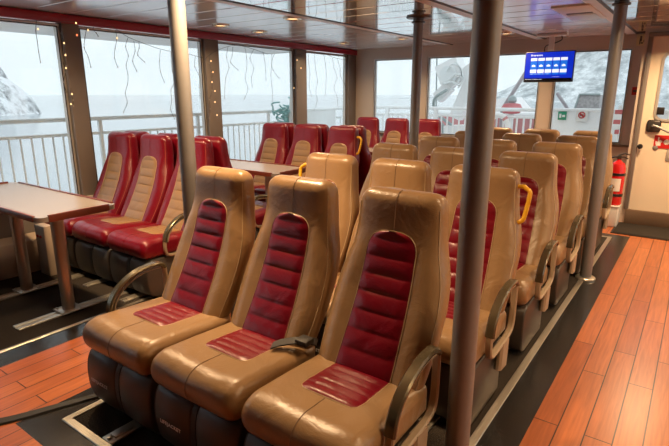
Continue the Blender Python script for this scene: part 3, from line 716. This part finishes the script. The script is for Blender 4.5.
# black strap on the wooden floor
P = [atz(x, y, 0.008) for x, y in ((-12, 423), (0, 421), (25, 415), (50, 408), (72, 402), (101, 394))]
P = smooth_path(P, 6); rings = []
for i, p in enumerate(P):
    d = (P[min(i + 1, len(P) - 1)] - P[max(i - 1, 0)]).normalized(); n_ = Vector((-d.y, d.x, 0)); w = .030 - .010 * i / len(P)
    rings.append([p - n_ * w + Vector((0, 0, -.006)), p + n_ * w + Vector((0, 0, -.006)), p + n_ * w * .8 + Vector((0, 0, .002)), p - n_ * w * .8 + Vector((0, 0, .002))])
tag(obj('floor_strap', add_rings(new(), rings), M['black']), 'black flat strap lying across the wooden floor by the front tan seat', 'strap')

# ------------------------------------------------------------------ fairy lights along the left windows
XW = -4.50
def garland(lab, path, drops, lit, red=()):
    pw = [atx(x, y, XW) for x, y in path]
    t = thing('fairy_lights', lab, 'string lights', tuple(pw[0]), 0, 'icicle fairy lights along the windows'); o = pw[0]
    bm = new(); add_tube(bm, [p - o for p in smooth_path(pw, 4)], .0022, 5)
    bulbs = []
    for x, ya, yb in drops:
        n = max(3, int((yb - ya) / 9)); pts = []; wob = random.uniform(-2, 2)
        for k in range(n + 1):
            s = k / n; pts.append(atx(x + wob * s + random.uniform(-2.4, 2.4) + (3.5 * s ** 4 if yb - ya < 50 else 0), ya + (yb - ya) * s, XW + random.uniform(-.01, .01)) - o)
        add_tube(bm, smooth_path(pts, 3), .0024, 4); bulbs += pts[1:]
    obj('wire', bm, M['wire'], t)
    off = mesh('bulb', add_lathe(new(), [(.001, -.008), (.0045, -.005), (.005, 0), (.003, .005), (.001, .006)], n=8), M['bulb_off'])
    on = mesh('bulb', add_lathe(new(), [(.001, -.009), (.006, -.005), (.007, 0), (.004, .006), (.001, .008)], n=8), M['bulb']); rd = mesh('bulb', add_lathe(new(), [(.001, -.011), (.007, -.006), (.008, 0), (.005, .007), (.001, .009)], n=8), M['bulb_red'])
    for b in bulbs: place('bulb', off, t, tuple(b))
    for x, y in lit: place('bulb', on, t, tuple(atx(x, y, XW + .02) - o))
    for x, y in red: place('bulb', rd, t, tuple(atx(x, y, XW + .02) - o))
garland('fairy light string across the window left of the first pillar', [(-15, 17), (10, 19), (38, 21), (64, 22)], [(38, 20, 62), (-6, 18, 60)], [(38, 29)])
garland('fairy light string with lit bulbs hanging down the first pillar', [(58, 22), (66, 22), (76, 22)], [(62, 22, 66), (65, 62, 92), (70, 88, 106)], [(76, 23), (64, 43), (65.5, 55), (66, 68), (72, 94), (71, 104)], [(77, 35)])
garland('fairy light string hanging in the wide window behind the nearest red seats', [(84, 27), (100, 28), (112, 27), (128, 37), (148, 45), (160, 49), (174, 52), (188, 54), (203, 58)], [(87, 28, 67), (93, 27, 36), (115, 30, 67), (127, 37, 112), (135, 41, 71), (138, 41, 62), (161, 50, 82), (173, 52, 119), (176, 52, 80), (197, 56, 98)], [(88, 30), (117, 38)])
garland('fairy light string hanging in the window behind the second red seats, with lit pillar bulbs', [(204, 60), (214, 52), (230, 46), (242, 46), (256, 50), (268, 54), (280, 53), (291, 52)], [(210, 54, 118), (227, 47, 98), (231, 47, 70), (245, 47, 99), (252, 49, 87), (262, 51, 80), (273, 54, 106), (274, 54, 78)], [(211, 61), (213, 72), (212, 82), (215, 91), (215, 102), (217, 115)])
garland('fairy light string hanging in the last window before the rear corner', [(294, 56), (306, 53), (322, 53), (335, 58), (346, 60)], [(296, 57, 90), (309, 53, 96), (315, 54, 110), (325, 54, 95), (334, 58, 107), (340, 60, 84), (345, 60, 101)], [(297, 60), (301, 68), (294, 88)])

# ------------------------------------------------------------------ outside
struct('deck_floor', box(-6.1, YB - 3, -.12, XL - .1, 16, -.001), M['deck'])['kind'] = 'structure'
struct('deck_floor_rear', box(XL - .1, YF + .1, -.12, 6, 16, -.001), M['deck'])
struct('roof_overhang', box(-6.05, YB - 3, 2.08, XL - .1, 6.4, 2.2), M['outwhite'])
XRL = -5.95
t = thing('deck_railing', 'pale grey deck railing with upright bars outside the left windows', 'railing', (XRL, 0, 0))
bm = new(); add_tube(bm, [(0, -4, 1.16), (0, 7.0, 1.16)], .024, 10); obj('top_rail', bm, M['rail'], t)
bm = new(); add_tube(bm, [(0, -4, 1.02), (0, 7.0, .97)], .018, 8); obj('mid_rail', bm, M['rail'], t)
bm = new(); add_tube(bm, [(0, -4, .12), (0, 7.0, .12)], .018, 8); obj('bottom_rail', bm, M['rail'], t)
post = mesh('post', box(-.022, -.022, 0, .022, .022, 1.15, .004), M['rail']); bar = mesh('bar', add_tube(new(), [(0, 0, .12), (0, 0, 1.0)], .0105, 6), M['rail'])
y = -2.6
k = 0
while y < 7.0:
    if k % 13 == 0: place('post', post, t, (0, y, 0))
    else: place('bar', bar, t, (0, y, 0))
    y += .115; k += 1
t = thing('bulwark', 'pale solid bulwark panel beyond the last left window', 'panel', (XRL, 7.2, 0)); obj('plate', box(-.02, 0, .05, .02, 1.1, 1.16, .008), M['rail'], t); obj('cap_rail', box(-.035, -.01, 1.14, .035, 1.12, 1.18, .01), M['rail'], t)
t = thing('deck_railing', 'pale deck railing beyond the solid panel outside the last left window', 'railing', (XRL, 8.35, 0))
for z, nm in ((1.16, 'top_rail'), (.99, 'mid_rail')): obj(nm, add_tube(new(), [(0, 0, z), (0, 5, z)], .022, 8), M['rail'], t)
for k in range(34): place('bar', bar, t, (0, .14 + k * .145, 0))
a = atx(287, 75, XRL); b = atx(283, 116, XRL)
t = thing('deck_stanchion', 'slim pale slanted stanchion rising from the deck railing', 'post', (XRL + .09, b.y, 0)); obj('shaft', add_tube(new(), [(.03, 0, 0), (.03, .06, 1.2), (.03, a.y - b.y + .1, 2.1)], .028, 8), M['rail'], t); obj('foot', box(-.03, -.06, 0, .09, .06, .02, .004), M['rail'], t)
bm = new()
c0 = atx(285, 119, XRL + .06)
for k in range(26):
    s = Vector((random.gauss(0, .03), random.gauss(0, .14), random.gauss(.02, .10)))
    pts = [c0 + s + Vector((random.gauss(0, .02), random.gauss(0, .06), (j - 2) * -.05 + random.gauss(0, .02))) for j in range(5)]
    add_tube(bm, smooth_path(pts, 3), .014, 5)
tag(obj('rope_bundle', bm, M['teal']), 'tangled teal rope bundle hung on the railing outside', 'rope')

struct('bounce_skin_left', box(XL - .13, YB - .1, -.1, XL - .092, YF + .1, ZS - .01), M['outwhite'])  # unseen white skin added to bounce daylight onto the side railing
struct('bounce_skin_rear', add_box(box(XL - .13, YF + .102, -.1, -.56, YF + .14, ZS2 - .03), XL - .13, YF + .102, ZT2 + .02, XR, YF + .14, 3.0), M['outwhite'])  # same added skin at the stern, bounces daylight onto crane and rear railing
# rear deck: railing, lifebuoy, boat, crane, bulwark with signs
YR = 8.5
t = thing('deck_railing', 'white railing with upright bars behind the rear windows', 'railing', (0, YR, 0))
for z, nm, r in ((1.20, 'top_rail', .03), (1.08, 'mid_rail', .02), (.15, 'bottom_rail', .02)): obj(nm, add_tube(new(), [(-5.9, 0, z), (-1.95, 0, z)], r, 8), M['outwhite'], t)
bar2 = mesh('bar', add_tube(new(), [(0, 0, .15), (0, 0, 1.1)], .016, 6), M['outwhite']); post2 = mesh('post', box(-.035, -.03, 0, .035, .03, 1.21, .006), M['outwhite'])
for k in range(36): place('post' if k % 9 == 0 else 'bar', post2 if k % 9 == 0 else bar2, t, (-5.85 + k * .11, 0, 0))
t = thing('lifebuoy', 'white ring lifebuoy hung on the railing behind the rear window', 'lifebuoy', (-2.71, YR - .09, .92))
obj('ring', add_tube(new(), [(.15 * math.cos(a), 0, .19 * math.sin(a)) for a in [2 * PI * k / 24 for k in range(24)]], .045, 10, closed=True), M['outwhite'], t)
for a in (PI * .25, PI * .75, PI * 1.25, PI * 1.75): obj('band', add_tube(new(), [(.15 * math.cos(a + d), 0, .19 * math.sin(a + d)) for d in (-.12, 0, .12)], .048, 10), M['outpink'], t)
# workboat moored behind the railing
t = thing('workboat', 'white and faded red boat lying beyond the rear railing', 'boat', (-2.9, 10.6, 0))
hull = []
for k in range(13):
    s = -1 + 2 * k / 12; w = .62 * (1 - abs(s) ** 3) + .03
    hull.append([(s * 1.9, -w, 1.05), (s * 1.85, -w * .95, .8), (s * 1.7, -w * .6, .45), (s * 1.65, 0, .36), (s * 1.7, w * .6, .45), (s * 1.85, w * .95, .8), (s * 1.9, w, 1.05)])
obj('hull', add_rings(new(), hull), M['outpink'], t)
obj('gunwale', add_tube(new(), [(-1.9, -.04, 1.06)] + [(-1.9 + 3.8 * k / 12, -(.62 * (1 - abs(-1 + k / 6) ** 3) + .03), 1.06) for k in range(13)], .05, 8), M['outwhite'], t)
obj('canopy', add_rings(new(), [[(-1.3, -.45, 1.05), (-1.15, -.4, 1.30), (-.2, -.4, 1.38), (.1, -.45, 1.05)], [(-1.3, .45, 1.05), (-1.15, .4, 1.30), (-.2, .4, 1.38), (.1, .45, 1.05)]]), M['outwhite'], t)
t2 = at(512, 104, 9.3)
t = thing('buoy_float', 'small faded red float on a short stand by the slanted mauve boom', 'buoy', (t2.x, 9.3, t2.z - .08)); obj('float', add_lathe(new(), [(.001, -.10), (.14, -.08), (.19, 0), (.14, .08), (.001, .11)], n=18), M['outred'], t); obj('stand', add_tube(new(), [(0, 0, -t2.z + .08), (0, 0, -.09)], .05, 8), M['rail'], t); obj('top_light', add_lathe(new(), [(.06, .10), (.08, .14), (.06, .2), (.001, .24)], n=12), M['crane_grey'], t)
def gun(lab, x0, y0, x1, y1, Y, r, m, name='deck_boom'):
    a, b = at(x0, y0, Y), at(x1, y1, Y)
    t = thing(name, lab, 'pole', tuple(b)); d = a - b
    obj('shaft', add_tube(new(), [(0, 0, 0), tuple(d)], r, 10), m, t)
    obj('foot', add_tube(new(), [(0, 0, 0), (0, 0, -max(.05, b.z))], r * 1.3, 8), m, t)
gun('slanted mauve boom rising behind the rear railing', 526, 72, 503, 108, 9.6, .035, M['mauve'])
gun('short mauve boom slanting down behind the bulwark panel', 557, 93, 569, 111, 9.6, .028, M['mauve'])
gun('thin upright grey mast at the edge of the wide rear window', 437, 52, 436, 118, 9.4, .014, M['crane_grey'], 'mast')
# white hydraulic crane
t = thing('deck_crane', 'white folding deck crane with hanging hose outside the rear window', 'crane', tuple(at(462, 142, 9.0)))
o = at(462, 142, 9.0)
def lp(x, y, Y=9.0): return at(x, y, Y) - o
def beam(bm, a, b, w, h):
    d = (b - a).normalized(); s = Vector((0, 1, 0)); n_ = d.cross(s).normalized()
    add_rings(bm, [[p + s * w + n_ * h, p - s * w + n_ * h, p - s * w - n_ * h, p + s * w - n_ * h] for p in (a, b)])
bm = new(); beam(bm, lp(456, 118), lp(481, 60), .10, .11); beam(bm, lp(458, 125), lp(458, 142), .2, .2); add_lathe(bm, [(.26, -o.z), (.26, .05), (.14, .12)], lp(458, 142), 16); obj('main_boom', bm, M['outwhite'], t)
bm = new(); beam(bm, lp(450, 86), lp(438, 98), .09, .10); beam(bm, lp(474, 66), lp(446, 88), .08, .075); obj('folding_arm', bm, M['outwhite'], t)
bm = new(); beam(bm, lp(441, 76), lp(462, 66), .16, .17); obj('winch_housing', bm, M['outwhite'], t)
bm = new(); add_rings(bm, [[lp(452, 75) + Vector((.15 * math.cos(a), yy, .15 * math.sin(a))) for a in [2 * PI * k / 18 for k in range(18)]] for yy in (-.22, -.1)]); obj('winch_drum', bm, M['rail'], t)
bm = new()
for pth in ([(446, 72), (452, 64), (460, 68), (463, 80)], [(448, 80), (456, 74), (464, 78), (458, 88)], [(444, 84), (452, 82), (460, 86)], [(456, 62), (462, 72), (458, 82)]): add_tube(bm, smooth_path([lp(x, y, 8.75) for x, y in pth], 4), .016, 6)
obj('hydraulic_pipe', bm, M['rail'], t)
obj('hose', add_tube(new(), smooth_path([lp(x, y, 8.85) for x, y in ((447, 90), (436, 97), (433.5, 105), (437, 114), (446, 121), (453, 127), (455, 136))], 6), .028, 8), M['crane_grey'], t)
bm = new(); beam(bm, lp(438, 122, 8.9), lp(447, 134, 8.9), .04, .05); beam(bm, lp(447, 134, 8.9), lp(450, 142, 8.9), .04, .05); obj('support_strut', bm, M['crane_grey'], t)
# white bulwark with two signs
a, b = at(553, 110, YR), at(640, 112, YR)
t = thing('bulwark', 'white solid bulwark outside the rear window next to the pole', 'panel', (a.x, YR, 0)); W_ = .45 - a.x
obj('plate', box(0, 0, .02, W_, .06, a.z, .01), M['outwhite'], t); obj('cap_rail', box(-.02, -.02, a.z - .01, W_, .08, a.z + .03, .01), M['outwhite'], t)
t, w, h = sign_plate('assembly_sign', 'small green sign on the white bulwark outside', 558.5, 111.5, 566, 120, YR - .012, M['sign_green'])
bm = new(); add_box(bm, w * .15, -.001, h * .25, w * .4, .001, h * .75); add_box(bm, w * .5, -.001, h * .35, w * .85, .001, h * .6); obj('arrow_icon', bm, M['sign_white'], t)
t, w, h = sign_plate('prohibition_sign', 'white no-smoking sign with red ring on the bulwark outside', 576.5, 110.5, 587, 121.5, YR - .02, M['sign_white'])
cx_, cz_ = w / 2, h * .58; r = w * .26
obj('red_ring', add_tube(new(), [(cx_ + r * math.cos(a), -.002, cz_ + r * math.sin(a)) for a in [2 * PI * k / 24 for k in range(24)]], .008, 6, closed=True), M['sign_red'], t)
obj('slash', add_tube(new(), [(cx_ - r * .7, -.002, cz_ + r * .7), (cx_ + r * .7, -.002, cz_ - r * .7)], .010, 6), M['sign_red'], t)
obj('cigarette_icon', box(cx_ - r * .6, -.002, cz_ - .012, cx_ + r * .6, .001, cz_ + .012), M['sign_dark'], t)
obj('caption', box(w * .2, -.001, h * .08, w * .8, .001, h * .15), M['rail'], t)
a, b = at(574, 110, 9.4), at(600, 95, 9.4)
t = thing('cargo_crate', 'grey netted crate standing behind the white bulwark', 'crate', (a.x, 9.4, 0)); wc = b.x - a.x
obj('body', add_rings(new(), [[(0, 0, .3), (wc, 0, .3), (wc, .6, .3), (0, .6, .3)], [(0, 0, a.z), (wc, 0, a.z), (wc, .6, a.z), (0, .6, a.z)], [(wc * .12, .08, b.z), (wc, .05, b.z), (wc, .55, b.z), (wc * .12, .55, b.z)]]), M['net'], t)
obj('frame', add_tube(new(), [(0, -.01, a.z - .02), (wc * .12, .07, b.z + .01), (wc, .04, b.z + .01)], .018, 6), M['crane_grey'], t)
obj('base', box(-.02, -.02, 0, wc + .02, .62, .3, .01), M['outwhite'], t)
a = at(621, 104, 8.3); b = at(616, 134, 8.3)
t = thing('folded_flag', 'red and white striped cloth hanging at the right end of the bulwark', 'flag', (a.x, 8.3, b.z))
hh = a.z - b.z
for k in range(6):
    x0 = random.uniform(-.08, -.02); x1 = random.uniform(.02, .07)
    obj('stripe', box(x0, -.02 - .004 * (k % 2), hh * k / 6, x1, .02, hh * (k + 1) / 6 - .01, .006), M['outred' if k % 2 == 0 else 'outwhite'], t)
obj('pole', add_tube(new(), [(.0, .045, -b.z), (.02, .045, hh + .05)], .014, 8), M['rail'], t)

# sea, islet, far shore
struct('sea', box(-2500, -1500, -6.5, 2000, 2500, -5.0), M['sea'])
def hills(name, x0, x1, y0, y1, hf, nx, ny, m):
    bm = new(); rows = []
    for j in range(ny + 1):
        rows.append([(x0 + (x1 - x0) * i / nx, y0 + (y1 - y0) * j / ny, hf(i / nx, j / ny)) for i in range(nx + 1)])
    add_grid(bm, rows); return bm
from mathutils import noise
isl = atz(22, 114, -5.0)
def hf(u, v):
    x, y_ = (u - .5) * 2, (v - .5) * 2; r = max(0, 1 - (x * x + y_ * y_)); n = noise.fractal(Vector((u * 5, v * 5, .3)), 1.0, 2.1, 5)
    return -5.6 + r ** .8 * (23.0 + 14.0 * n) + (1.2 * n if r > 0 else 0)
bm = hills('islet', -34, 34, -34, 34, hf, 90, 90, None)
o = obj('snowy_islet', bm, M['islet'], None, (isl.x - 20, isl.y - 22, 0)); tag(o, 'snow covered rocky islet rising from the grey sea at left', 'island')
def hf2(u, v):
    n = noise.fractal(Vector((u * 9, v * 3, 1.7)), 1.0, 2.0, 5); ramp = min(1, max(0, (u - .26) / .20)); ramp = ramp * ramp * (3 - 2 * ramp)
    return -8 + (min(1, v * 1.6)) * (150 * ramp + 3 + (4 + 20 * ramp) * n * min(1, v * 4))
o = struct('hill', hills('hill', -420, 420, 420, 720, hf2, 120, 40, None), M['hill'])

# falling-snow haze over the water
hz = bpy.data.materials.new('snow_haze'); hz.use_nodes = True
nt = hz.node_tree; nt.nodes.remove(nt.nodes['Principled BSDF'])
vs = nt.nodes.new('ShaderNodeVolumeScatter'); vs.inputs['Density'].default_value = 0.0005; vs.inputs['Color'].default_value = (.97, .98, 1, 1)
nt.links.new(vs.outputs[0], nt.nodes['Material Output'].inputs['Volume'])
bm = new(); L_ = [(-700, -500), (-9, -500), (-9, 14), (700, 14), (700, 700), (-700, 700)]
add_rings(bm, [[(x, y_, z) for x, y_ in L_] for z in (-4.98, 60)])
o = obj('haze', bm, hz); o['kind'] = 'stuff'; tag(o, 'pale haze of falling snow hanging over the grey sea outside', 'haze')

# ------------------------------------------------------------------ overcast sky
w = bpy.data.worlds.new('overcast'); S.world = w; w.use_nodes = True
nt = w.node_tree; bg = nt.nodes['Background']
tc = nt.nodes.new('ShaderNodeTexCoord'); n = nt.nodes.new('ShaderNodeTexNoise'); n.inputs['Scale'].default_value = 1.5; n.inputs['Detail'].default_value = 3
nt.links.new(tc.outputs['Generated'], n.inputs['Vector'])
mx = nt.nodes.new('ShaderNodeMix'); mx.data_type = 'RGBA'; mx.inputs[6].default_value = (.70, .765, .82, 1); mx.inputs[7].default_value = (.80, .855, .90, 1)
nt.links.new(n.outputs['Fac'], mx.inputs[0]); nt.links.new(mx.outputs[2], bg.inputs['Color']); bg.inputs['Strength'].default_value = 1.45
S.cycles.max_bounces = 10; S.cycles.volume_bounces = 4; S.cycles.diffuse_bounces = 3; S.cycles.glossy_bounces = 3; S.cycles.transparent_max_bounces = 12
S.cycles.use_denoising = True; S.cycles.sample_clamp_indirect = 6.0; S.cycles.caustics_reflective = False; S.cycles.caustics_refractive = False
